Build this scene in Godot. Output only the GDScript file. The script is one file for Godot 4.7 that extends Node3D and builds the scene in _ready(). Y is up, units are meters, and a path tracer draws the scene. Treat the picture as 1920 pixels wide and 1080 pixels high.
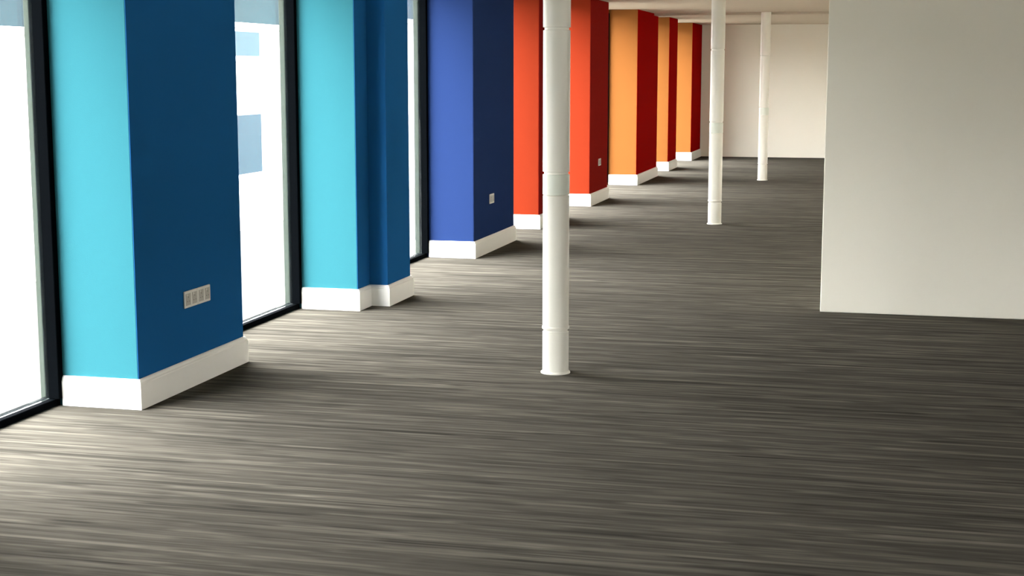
extends Node3D
# Empty open-plan office: a row of floor-to-ceiling windows between painted piers, cast-iron columns, striped grey carpet.
# Axes: x across the room (window line at -3.86), z down the room (the end wall at -28.3), camera above the origin.

const EYE := 1.6
const CEIL := 2.44          # ceiling height
const TOP := CEIL - 0.0015   # piers and posts stop a hair below the ceiling
const GLASS_X := -3.88      # plane of the window glass
const PIER_X := -3.42       # room face of the piers
const SKIRT_H := 0.145
const SKIRT_T := 0.02
const END_Z := -28.32
const BACK_Z := 8.0
const RIGHT_X := 11.0
const STREET_Y := -3.5

var M := {}
var used := {}

# ---------------------------------------------------------------- helpers
func numbered(called: String) -> String:
	if not used.has(called):
		used[called] = 0
		return called
	used[called] += 1
	return "%s_%03d" % [called, used[called]]

func thing(called: String, label: String, category: String, at := Vector3.ZERO, group := "") -> Node3D:
	var o := Node3D.new()
	o.name = numbered(called)
	add_child(o, true)
	o.position = at
	o.set_meta("label", label)
	o.set_meta("category", category)
	if group != "":
		o.set_meta("group", group)
	return o

func struct_root(called: String, label: String, category: String, at := Vector3.ZERO) -> Node3D:
	var o := thing(called, label, category, at)
	o.set_meta("kind", "structure")
	return o

func part(called: String, mesh: Mesh, m: Material, parent: Node, at := Vector3.ZERO, turn := Vector3.ZERO) -> MeshInstance3D:
	var o := MeshInstance3D.new()
	o.name = called
	o.mesh = mesh
	o.material_override = m
	o.cast_shadow = GeometryInstance3D.SHADOW_CASTING_SETTING_ON
	o.position = at
	o.rotation = turn
	parent.add_child(o, true)
	return o

func structure(called: String, mesh: Mesh, m: Material, at: Vector3, label: String, category: String) -> MeshInstance3D:
	var o := part(called, mesh, m, self, at)
	o.set_meta("kind", "structure")
	o.set_meta("label", label)
	o.set_meta("category", category)
	return o

func quad(st: SurfaceTool, a: Vector3, b: Vector3, c: Vector3, d: Vector3) -> void:
	# corners clockwise as seen from the front
	for v in [a, b, c, a, c, d]:
		st.add_vertex(v)

# a box from lo to hi with every edge chamfered by r
func bevel_box(lo: Vector3, hi: Vector3, r := 0.002) -> ArrayMesh:
	var st := SurfaceTool.new()
	st.begin(Mesh.PRIMITIVE_TRIANGLES)
	st.set_smooth_group(-1)
	var c := (lo + hi) / 2.0
	var h := (hi - lo) / 2.0
	r = minf(r, minf(h.x, minf(h.y, h.z)) * 0.6)
	var pts := PackedVector3Array()
	var faces := []
	# six faces, twelve edge strips, eight corners of a chamfered box, as convex polygons
	for ax in 3:
		var u := (ax + 1) % 3
		var w := (ax + 2) % 3
		for s in [-1.0, 1.0]:
			var f := []
			for k in [[-1, -1], [1, -1], [1, 1], [-1, 1]]:
				var p := Vector3.ZERO
				p[ax] = s * h[ax]
				p[u] = k[0] * (h[u] - r)
				p[w] = k[1] * (h[w] - r)
				f.append(p)
			faces.append(f)
		for su in [-1.0, 1.0]:
			for sw in [-1.0, 1.0]:
				var f2 := []
				for k in [[-1, 0], [1, 0], [1, 1], [-1, 1]]:
					var p := Vector3.ZERO
					p[ax] = k[0] * (h[ax] - r)
					p[u] = su * (h[u] - (r if k[1] == 0 else 0.0))
					p[w] = sw * (h[w] - (0.0 if k[1] == 0 else r))
					f2.append(p)
				faces.append(f2)
	for sx in [-1.0, 1.0]:
		for sy in [-1.0, 1.0]:
			for sz in [-1.0, 1.0]:
				faces.append([Vector3(sx * h.x, sy * (h.y - r), sz * (h.z - r)), Vector3(sx * (h.x - r), sy * h.y, sz * (h.z - r)), Vector3(sx * (h.x - r), sy * (h.y - r), sz * h.z)])
	for f in faces:
		var n: Vector3 = (f[1] - f[0]).cross(f[2] - f[0])
		var mid := Vector3.ZERO
		for p in f:
			mid += p
		if n.dot(mid) > 0.0:      # front faces run clockwise
			f.reverse()
		for i in range(1, f.size() - 1):
			st.add_vertex(c + f[0])
			st.add_vertex(c + f[i])
			st.add_vertex(c + f[i + 1])
	st.generate_normals()
	return st.commit()

# a solid of revolution about y; profile = [[radius, height], ...] from the bottom up
func lathe(profile: Array, sides := 40) -> ArrayMesh:
	var st := SurfaceTool.new()
	st.begin(Mesh.PRIMITIVE_TRIANGLES)
	st.set_smooth_group(-1)
	for i in profile.size() - 1:
		var p: Array = profile[i]
		var q: Array = profile[i + 1]
		var slope := Vector2(q[1] - p[1], p[0] - q[0]).normalized()
		for k in sides:
			var a := TAU * k / sides
			var b := TAU * (k + 1) / sides
			var da := Vector3(cos(a), 0, sin(a))
			var db := Vector3(cos(b), 0, sin(b))
			var va: Vector3 = da * p[0] + Vector3.UP * p[1]
			var vb: Vector3 = db * p[0] + Vector3.UP * p[1]
			var vc: Vector3 = db * q[0] + Vector3.UP * q[1]
			var vd: Vector3 = da * q[0] + Vector3.UP * q[1]
			var na := da * slope.x + Vector3.UP * slope.y
			var nb := db * slope.x + Vector3.UP * slope.y
			for t in [[va, na], [vb, nb], [vc, nb], [va, na], [vc, nb], [vd, na]]:
				st.set_normal(t[1])
				st.add_vertex(t[0])
	return st.commit()

# a skirting profile (thickness out, height) swept along a floor path; the board lies to the left of the path seen from above
func skirting(path: Array, height: float, thick: float) -> ArrayMesh:
	var prof := [Vector2(0, 0), Vector2(thick, 0), Vector2(thick, height * 0.83), Vector2(thick * 0.82, height * 0.86), Vector2(thick * 0.82, height * 0.90), Vector2(thick * 0.5, height * 0.97), Vector2(thick * 0.2, height), Vector2(0, height)]
	var st := SurfaceTool.new()
	st.begin(Mesh.PRIMITIVE_TRIANGLES)
	st.set_smooth_group(-1)
	var n := path.size()
	var rings := []
	for i in n:
		var p: Vector2 = path[i]
		var d0: Vector2 = (p - path[i - 1]).normalized() if i > 0 else (path[1] - p).normalized()
		var d1: Vector2 = (path[i + 1] - p).normalized() if i < n - 1 else d0
		var n0 := Vector2(d0.y, -d0.x)
		var n1 := Vector2(d1.y, -d1.x)
		var mit := (n0 + n1) / (1.0 + n0.dot(n1))
		var ring := []
		for q in prof:
			ring.append(Vector3(p.x + mit.x * q.x, q.y, p.y + mit.y * q.x))
		rings.append(ring)
	for i in n - 1:
		for k in prof.size() - 1:
			quad(st, rings[i][k], rings[i][k + 1], rings[i + 1][k + 1], rings[i + 1][k])
	for e in [0, n - 1]:
		for k in range(1, prof.size() - 1):
			var tri := [rings[e][0], rings[e][k], rings[e][k + 1]]
			if e == 0:
				tri.reverse()
			for v in tri:
				st.add_vertex(v)
	st.generate_normals()
	return st.commit()

func mat(color: Color, rough := 0.6, metal := 0.0, spec := 0.5) -> StandardMaterial3D:
	var m := StandardMaterial3D.new()
	m.albedo_color = color
	m.roughness = rough
	m.metallic = metal
	m.metallic_specular = spec
	return m

# roller-painted plaster: an even colour with fine relief
func paint(color: Color, rough := 0.9) -> StandardMaterial3D:
	var m := mat(color, rough, 0.0, 0.06)
	m.normal_enabled = true
	m.normal_texture = M.stipple
	m.normal_scale = 0.12
	m.uv1_triplanar = true
	m.uv1_world_triplanar = true
	m.uv1_scale = Vector3(4, 4, 4)
	return m

func rgb(r: int, g: int, b: int) -> Color:
	return Color8(r, g, b)

# woven carpet: short loop-pile streaks that run across the room, 4 m x 4 m of them
func carpet_texture() -> ImageTexture:
	var n := 1024
	var rng := RandomNumberGenerator.new()
	rng.seed = 71
	var grid := PackedFloat32Array()
	grid.resize(n * n)
	# [row height, shortest, longest, strength] in pixels of 4 mm
	for layer in [[9, 90, 330, 0.16], [5, 50, 240, 0.22], [3, 30, 160, 0.24], [1, 10, 60, 0.16]]:
		var r0 := 0
		while r0 < n:
			var rh: int = clampi(layer[0] + (rng.randi_range(-1, 2) if layer[0] > 2 else 0), 1, n - r0)
			var c0 := 0
			var shift := rng.randi_range(0, n - 1)
			while c0 < n:
				var seg: int = mini(rng.randi_range(layer[1], layer[2]), n - c0)
				var v: float = rng.randfn() * layer[3]
				for r in range(r0, r0 + rh):
					for c in range(c0, c0 + seg):
						grid[r * n + (c + shift) % n] += v
				c0 += seg
			r0 += rh
	# the ends of the streaks feather out
	var soft := PackedFloat32Array()
	soft.resize(n * n)
	var half := 9
	for r in n:
		var sum := 0.0
		for c in range(-half, half + 1):
			sum += grid[r * n + posmod(c, n)]
		for c in n:
			soft[r * n + c] = sum / (2 * half + 1)
			sum += grid[r * n + posmod(c + half + 1, n)] - grid[r * n + posmod(c - half, n)]
	for r in n:
		var up := posmod(r - 1, n) * n
		var dn := posmod(r + 1, n) * n
		for c in n:
			grid[r * n + c] = 0.6 * soft[r * n + c] + 0.2 * (soft[up + c] + soft[dn + c])
	var bytes := PackedByteArray()
	bytes.resize(n * n * 3)
	for i in n * n:
		var k := clampf(exp(grid[i] * 0.7), 0.35, 2.4)
		bytes[i * 3] = int(clampf(73.5 * pow(k, 0.4545), 0, 255))
		bytes[i * 3 + 1] = int(clampf(70.5 * pow(k, 0.4545), 0, 255))
		bytes[i * 3 + 2] = int(clampf(63.5 * pow(k, 0.4545), 0, 255))
	var im := Image.create_from_data(n, n, false, Image.FORMAT_RGB8, bytes)
	im.generate_mipmaps()
	return ImageTexture.create_from_image(im)

func noise_normal(freq: float, strength: float, seed_: int) -> NoiseTexture2D:
	var f := FastNoiseLite.new()
	f.seed = seed_
	f.frequency = freq
	f.fractal_octaves = 3
	var t := NoiseTexture2D.new()
	t.width = 512
	t.height = 512
	t.seamless = true
	t.as_normal_map = true
	t.bump_strength = strength
	t.noise = f
	return t

func make_materials() -> void:
	M.stipple = noise_normal(0.09, 4.0, 5)
	M.cyan = paint(rgb(51, 111, 121))
	M.navy = paint(rgb(31, 91, 146))
	M.blue = paint(rgb(37, 55, 100))
	M.red = paint(rgb(134, 47, 26))
	M.maroon = paint(rgb(130, 26, 20))
	M.orange = paint(rgb(136, 86, 43))
	M.oxblood = paint(rgb(150, 6, 3))
	M.wall = paint(rgb(240, 236, 222))
	M.ceiling = paint(rgb(196, 184, 165), 0.9)
	M.skirting = mat(rgb(243, 241, 234), 0.35)
	M.skirting_cream = mat(rgb(226, 223, 213), 0.4)
	M.column = mat(rgb(236, 233, 220), 0.32)
	M.sleeve = mat(rgb(226, 230, 216), 0.35)
	M.frame = mat(rgb(6, 8, 10), 0.85, 0.0, 0.05)
	M.outer_stone = paint(rgb(56, 62, 55), 0.9)
	M.plate = mat(rgb(226, 224, 216), 0.3)
	M.metal_plate = mat(rgb(176, 172, 162), 0.35)
	M.dark_slot = mat(rgb(24, 24, 24), 0.5)
	var g := mat(Color(0.86, 0.93, 0.92, 0.06), 0.0)
	g.transparency = BaseMaterial3D.TRANSPARENCY_ALPHA
	M.glass = g
	var c := mat(Color.WHITE, 1.0, 0.0, 0.0)
	c.albedo_texture = carpet_texture()
	c.uv1_triplanar = true
	c.uv1_world_triplanar = true
	c.uv1_scale = Vector3(0.25, 0.25, 0.25)
	M.carpet = c
	M.pale_render = paint(rgb(168, 165, 160), 0.9)
	M.slate = paint(rgb(19, 26, 30), 0.8)
	M.street = paint(rgb(76, 75, 72), 0.95)
	M.far_glass = mat(rgb(16, 25, 38), 0.5, 0.0, 0.15)
	M.far_glass_pale = mat(rgb(46, 56, 62), 0.7, 0.0, 0.1)  # paler tone of glass for the upper far pane
	M.far_frame = mat(rgb(170, 170, 170), 0.6)

# ---------------------------------------------------------------- piers
# one painted pier: light paint on the window reveals, dark paint on the face to the room, white skirting round it
func pier(front: float, length: float, light: Material, dark: Material, label: String, group: String, box := []) -> Node3D:
	var t := thing("painted_pier", label, "pier", Vector3(PIER_X, 0, front), group)
	var back := -length
	var wx := GLASS_X - PIER_X + 0.02      # the line of the window frame
	var sx := GLASS_X - PIER_X + 0.062     # where the skirting starts, at the frame
	part("reveal", bevel_box(Vector3(wx, 0, back), Vector3(-0.004, TOP, 0), 0.002), light, t)
	part("outer_reveal", bevel_box(Vector3(wx - 0.09, 0, back + 0.004), Vector3(wx, TOP, -0.004), 0.004), M.outer_stone, t)
	part("room_face", bevel_box(Vector3(-0.004, 0, back), Vector3(0, TOP, -0.001), 0.001), dark, t)
	var path := [Vector2(sx, back), Vector2(0, back), Vector2(0, 0), Vector2(sx, 0)]
	if box.size():
		# a boxed-in pipe run stands proud of the far end of the room face
		part("pipe_boxing", bevel_box(Vector3(0, 0, box[0] - box[2]), Vector3(box[1], TOP, box[0]), 0.002), dark, t)
		path = [Vector2(sx, back), Vector2(0, back), Vector2(0, box[0] - box[2]), Vector2(box[1], box[0] - box[2]), Vector2(box[1], box[0]), Vector2(0, box[0]), Vector2(0, 0), Vector2(sx, 0)]
		if absf(back - (box[0] - box[2])) < 0.001:
			path.remove_at(1)
			path.remove_at(1)
			path[0] = Vector2(sx, back)
	part("skirting_board", skirting(path, SKIRT_H, SKIRT_T), M.skirting, t)
	return t

# wall socket on a pier's room face (faces +x)
func socket(z: float, y: float, double: bool, label: String, group: String) -> void:
	var t := thing("wall_socket", label, "socket", Vector3(PIER_X, y, z), group)
	var w := 0.146 if double else 0.086
	part("face_plate", bevel_box(Vector3(0, -0.043, -w / 2), Vector3(0.009, 0.043, w / 2), 0.003), M.plate, t)
	var offs := [-0.036, 0.036] if double else [0.0]
	for o in offs:
		var ins := part("socket_insert", bevel_box(Vector3(0.009, -0.030, o - 0.026), Vector3(0.0105, 0.030, o + 0.026), 0.001), M.metal_plate, t)
		part("earth_slot", bevel_box(Vector3(0.0105, 0.008, o - 0.002), Vector3(0.0108, 0.016, o + 0.002), 0.0001), M.dark_slot, ins)
		for s in [-1, 1]:
			part("pin_slot", bevel_box(Vector3(0.0105, -0.012, o + s * 0.011 - 0.003), Vector3(0.0108, -0.008, o + s * 0.011 + 0.003), 0.0001), M.dark_slot, ins)
		part("rocker_switch", bevel_box(Vector3(0.0105, 0.018, o + 0.012), Vector3(0.0135, 0.028, o + 0.022), 0.001), M.plate, ins)

func window(n: int, z0: float, z1: float, label: String, x := GLASS_X) -> void:
	# z0 nearer the camera (larger), z1 farther
	var t := struct_root("window_%d" % n, label, "window", Vector3(x, 0, (z0 + z1) / 2))
	var h := (z0 - z1) / 2
	part("bottom_rail", bevel_box(Vector3(-0.045, 0, -h), Vector3(0.04, 0.035, h), 0.003), M.frame, t)
	part("top_rail", bevel_box(Vector3(-0.045, CEIL - 0.05, -h), Vector3(0.04, CEIL, h), 0.003), M.frame, t)
	for s in [-1, 1]:
		part("jamb", bevel_box(Vector3(-0.015, 0.035, s * (h - 0.022) - 0.022), Vector3(0.06, CEIL - 0.05, s * (h - 0.022) + 0.022), 0.003), M.frame, t)
	part("glass_pane", bevel_box(Vector3(-0.006, 0.035, -h + 0.044), Vector3(0.006, CEIL - 0.05, h - 0.044), 0.0), M.glass, t)

# the wall opposite: five floor-to-ceiling openings, plain plaster between
func right_wall() -> ArrayMesh:
	var st := SurfaceTool.new()
	var a := BACK_Z
	for i in 6:
		var b: float = 6.6 - i * 3.4 if i < 5 else END_Z - 0.25
		st.append_from(bevel_box(Vector3(RIGHT_X, 0, b), Vector3(RIGHT_X + 0.25, CEIL, a), 0.0), 0, Transform3D.IDENTITY)
		a = b - 2.9
	return st.commit()

func support_post(at: Vector3, label: String) -> void:
	var t := thing("support_post", label, "post", at, "slim white posts")
	var r := 0.070
	var g := 0.006      # depth of the shadow gaps between the lengths of pipe
	part("shaft", lathe([[r, 0.010], [r, 0.224], [r - g, 0.226], [r - g, 0.236], [r, 0.238], [r, 0.950], [r - g, 0.952], [r - g, 1.064], [r - g, 1.074], [r + 0.001, 1.076], [r + 0.001, 1.806], [r - g, 1.808], [r - g, 1.820], [r + 0.002, 1.822], [r + 0.002, TOP]]), M.column, t)
	part("base_flange", lathe([[0.0, 0.0], [r + 0.009, 0.0], [r + 0.009, 0.006], [r + 0.002, 0.012], [0.0, 0.012]]), M.column, t)
	part("sleeve", lathe([[r - g, 0.954], [r + 0.001, 0.956], [r + 0.001, 1.060], [r - g, 1.062]]), M.sleeve, t)
	part("collar", lathe([[r - g, 0.240], [r + 0.003, 0.242], [r + 0.003, 0.252], [r, 0.256]]), M.column, t)

# ---------------------------------------------------------------- street
func far_window(parent: Node, y0: float, y1: float, z: float, w: float, glass: Material) -> void:
	var f := part("window_frame", bevel_box(Vector3(0, y0, z - w / 2), Vector3(0.10, y1, z + w / 2), 0.01), M.far_frame, parent)
	part("pane", bevel_box(Vector3(0.10, y0 + 0.08, z - w / 2 + 0.08), Vector3(0.115, y1 - 0.08, z + w / 2 - 0.08), 0.002), glass, f)
	part("sill", bevel_box(Vector3(0, y0 - 0.1, z - w / 2 - 0.08), Vector3(0.2, y0, z + w / 2 + 0.08), 0.01), M.far_frame, f)

func street_building(z0: float, z1: float, eaves: float, label: String, windows: Array, at := Vector3(-20, STREET_Y, 0), turn := 0.0) -> void:
	var t := thing("street_building", label, "building", at)
	t.rotation.y = turn
	var e := eaves - STREET_Y
	part("facade", bevel_box(Vector3(-8, 0, z1), Vector3(0, e, z0), 0.02), M.pale_render, t)
	part("cornice", bevel_box(Vector3(0, e - 0.18, z1), Vector3(0.12, e, z0), 0.02), M.pale_render, t)
	var st := SurfaceTool.new()
	st.begin(Mesh.PRIMITIVE_TRIANGLES)
	st.set_smooth_group(-1)
	var a := [Vector3(0, e, z0), Vector3(-1.0, e + 1.6, z0), Vector3(-7.0, e + 1.6, z0), Vector3(-8, e, z0)]
	var b := []
	for v in a:
		b.append(Vector3(v.x, v.y, z1))
	quad(st, a[0], b[0], b[1], a[1])
	quad(st, a[1], b[1], b[2], a[2])
	quad(st, a[2], b[2], b[3], a[3])
	quad(st, a[3], a[2], a[1], a[0])
	quad(st, b[0], b[1], b[2], b[3])
	st.generate_normals()
	part("slate_roof", st.commit(), M.slate, t)
	for w in windows:
		far_window(t, w[0] - STREET_Y, w[1] - STREET_Y, w[2], w[3], M[w[4]] if w.size() > 4 else M.far_glass)

# ---------------------------------------------------------------- scene
func _ready() -> void:
	var cam := Camera3D.new()
	cam.name = "camera"
	cam.keep_aspect = Camera3D.KEEP_HEIGHT
	cam.fov = rad_to_deg(2.0 * atan(540.0 / 2810.0))
	cam.position = Vector3(0, EYE, 0)
	cam.rotation = Vector3(-0.1441, 0.2447, 0)
	cam.near = 0.05
	cam.far = 400.0
	add_child(cam)
	cam.current = true

	# an overcast sky, brighter overhead than at the horizon
	var sky_m := ProceduralSkyMaterial.new()
	sky_m.sky_top_color = Color(0.985, 0.99, 1.0)
	sky_m.sky_horizon_color = Color(0.62, 0.62, 0.62)
	sky_m.ground_horizon_color = Color(0.55, 0.55, 0.54)
	sky_m.ground_bottom_color = Color(0.45, 0.45, 0.44)
	sky_m.sky_curve = 0.6
	sky_m.sky_energy_multiplier = 1.0
	sky_m.sun_angle_max = 1.0
	var sky := Sky.new()
	sky.sky_material = sky_m
	var env := Environment.new()
	env.background_mode = Environment.BG_SKY
	env.sky = sky
	env.background_energy_multiplier = 4.6
	env.tonemap_mode = Environment.TONE_MAPPER_LINEAR
	env.tonemap_exposure = 12.0
	env.sdfgi_enabled = true
	env.ssao_enabled = true
	env.ssil_enabled = true
	var we := WorldEnvironment.new()
	we.name = "environment"
	we.environment = env
	add_child(we)

	make_materials()

	# --- room shell
	structure("floor", bevel_box(Vector3(-4.0, -0.25, END_Z - 0.3), Vector3(RIGHT_X + 0.3, 0, BACK_Z + 0.3), 0.0), M.carpet, Vector3.ZERO, "dark grey carpet with fine streaks running across the room", "floor")
	structure("ceiling", bevel_box(Vector3(-4.05, CEIL, END_Z - 0.3), Vector3(RIGHT_X + 0.3, CEIL + 0.3, BACK_Z + 0.3), 0.0), M.ceiling, Vector3.ZERO, "plain pale ceiling above the posts and piers", "ceiling")
	structure("wall_end", bevel_box(Vector3(-4.05, 0, END_Z - 0.25), Vector3(RIGHT_X + 0.25, CEIL, END_Z), 0.0), M.wall, Vector3.ZERO, "pale cream wall closing the far end of the room", "wall")
	structure("wall_inner", bevel_box(Vector3(-0.40, 0, END_Z), Vector3(RIGHT_X, CEIL, -10.12), 0.003), M.wall, Vector3.ZERO, "broad off-white wall with a tall skirting, jutting into the room", "wall")
	structure("wall_right", right_wall(), M.wall, Vector3.ZERO, "off-white wall with tall window openings, facing the painted piers", "wall")
	structure("wall_back", bevel_box(Vector3(-4.05, 0, BACK_Z), Vector3(RIGHT_X + 0.25, CEIL, BACK_Z + 0.25), 0.0), M.wall, Vector3.ZERO, "off-white wall opposite the far end wall", "wall")
	structure("trim_1", bevel_box(Vector3(-3.84, CEIL - 0.035, -22.75), Vector3(-0.40, CEIL, -22.40), 0.004), M.ceiling, Vector3.ZERO, "shallow pale ceiling beam crossing the room at the last white post", "beam")
	structure("baseboard_inner", skirting([Vector2(-0.40, END_Z), Vector2(-0.40, -10.12), Vector2(RIGHT_X, -10.12)], 0.165, 0.02), M.skirting_cream, Vector3.ZERO, "tall moulded white skirting board along the broad off-white wall", "skirting board")
	structure("baseboard_end", skirting([Vector2(-3.84, END_Z), Vector2(-0.42, END_Z)], 0.145, 0.02), M.skirting, Vector3.ZERO, "white skirting board at the foot of the far end wall", "skirting board")

	# --- piers: [front, length, light paint, dark paint, label, group, pipe boxing]
	var piers := [
		[5.45, 1.22, "cyan", "navy", "sky blue and navy pier, first from the back wall", ""],
		[2.50, 1.22, "cyan", "navy", "sky blue and navy pier, second from the back wall", ""],
		[-0.45, 1.22, "cyan", "navy", "sky blue and navy pier, third from the back wall", ""],
		[-3.40, 1.22, "cyan", "navy", "sky blue and navy pier, fourth from the back wall", ""],
		[-6.36, 1.20, "cyan", "navy", "sky blue and navy pier with the pair of wall sockets", ""],
		[-9.42, 0.74, "cyan", "navy", "sky blue and navy pier with a stepped pipe boxing and skirting", "", [-0.24, 0.13, 0.50]],
		[-12.34, 1.42, "blue", "blue", "royal blue pier with a dark room side, between sky blue and red piers", ""],
		[-14.82, 1.20, "red", "maroon", "red and maroon pier right after the royal blue pier", ""],
		[-17.50, 1.16, "red", "maroon", "red and maroon pier between a red pier and an orange pier", ""],
		[-20.92, 1.90, "orange", "oxblood", "orange and dark red pier right after the red piers", ""],
		[-24.03, 0.95, "orange", "oxblood", "orange and dark red pier between two other orange piers", ""],
		[-26.92, 1.375, "orange", "oxblood", "orange and dark red pier nearest the far end wall", ""],
	]
	for p in piers:
		pier(p[0], p[1], M[p[2]], M[p[3]], p[4], p[5], p[6] if p.size() > 6 else [])

	# --- windows between the piers
	var edge := BACK_Z
	var notes := ["beside the back wall", "past the first sky blue pier", "past the second sky blue pier", "past the third sky blue pier", "before the pier with paired sockets", "between the two sky blue piers", "between sky blue and royal blue piers", "between royal blue and red piers", "between the two red piers", "between red and orange piers", "between the first two orange piers", "between the last two orange piers"]
	for i in piers.size():
		var to: float = piers[i][0]
		window(i + 1, edge, to, "black framed floor-to-ceiling window " + notes[i])
		edge = piers[i][0] - piers[i][1]

	for i in 5:
		window(20 + i, 6.6 - i * 3.4, 6.6 - i * 3.4 - 2.9, "black framed window in the wall facing the painted piers", RIGHT_X + 0.1)

	# --- columns
	support_post(Vector3(-1.683, 0, -7.70), "slim white ringed post level with the pier with paired sockets")
	support_post(Vector3(-1.740, 0, -15.77), "slim white ringed post level with the red piers")
	support_post(Vector3(-1.772, 0, -22.32), "slim white ringed post by the ceiling beam, before the end wall")

	# --- sockets
	socket(-6.9235, 0.452, true, "double wall socket on navy pier face, nearer its sky blue side", "paired sockets on the navy pier")
	socket(-7.0725, 0.452, true, "double wall socket on navy pier face, farther from its sky blue side", "paired sockets on the navy pier")
	socket(-12.93, 0.468, true, "double wall socket on the dark side of the royal blue pier", "")
	socket(-18.11, 0.490, true, "double wall socket on the maroon pier face", "")

	# --- the street outside
	structure("wall_lower", bevel_box(Vector3(-4.05, STREET_Y, END_Z - 0.3), Vector3(RIGHT_X + 0.25, -0.25, BACK_Z + 0.25), 0.0), M.outer_stone, Vector3.ZERO, "stone lower storey of the building under the room", "wall")
	structure("floor_street", bevel_box(Vector3(-90, STREET_Y - 0.3, -160), Vector3(-4.2, STREET_Y, 60), 0.0), M.street, Vector3.ZERO, "paved street far below the windows", "street")
	structure("floor_yard", bevel_box(Vector3(RIGHT_X + 0.5, STREET_Y - 0.3, -60), Vector3(70, STREET_Y, 60), 0.0), M.street, Vector3.ZERO, "paved yard below the windows of the far side", "yard")
	street_building(40.0, -40.0, 2.9, "long pale building with a slate roof, added unseen across the yard", [], Vector3(RIGHT_X + 18.0, STREET_Y, 0), PI)  # added out of view: screens low sky and bounces fill through the right-hand windows
	street_building(40.0, -27.02, 2.9, "long white rendered house with a slate roof, facing the near windows", [])
	street_building(-27.04, -38.0, 2.62, "low white rendered building with a slate roof across the street", [])
	street_building(-38.02, -56.0, 3.10, "white building with tall blue-paned windows across the street", [[-1.75, 0.28, -40.4, 1.9], [-1.75, 0.28, -44.6, 2.6], [1.98, 2.9, -44.6, 2.6, "far_glass_pale"], [-1.75, 0.28, -52.5, 1.9]])
	street_building(-56.02, -120.0, 3.76, "tall plain white building at the end of the street", [])
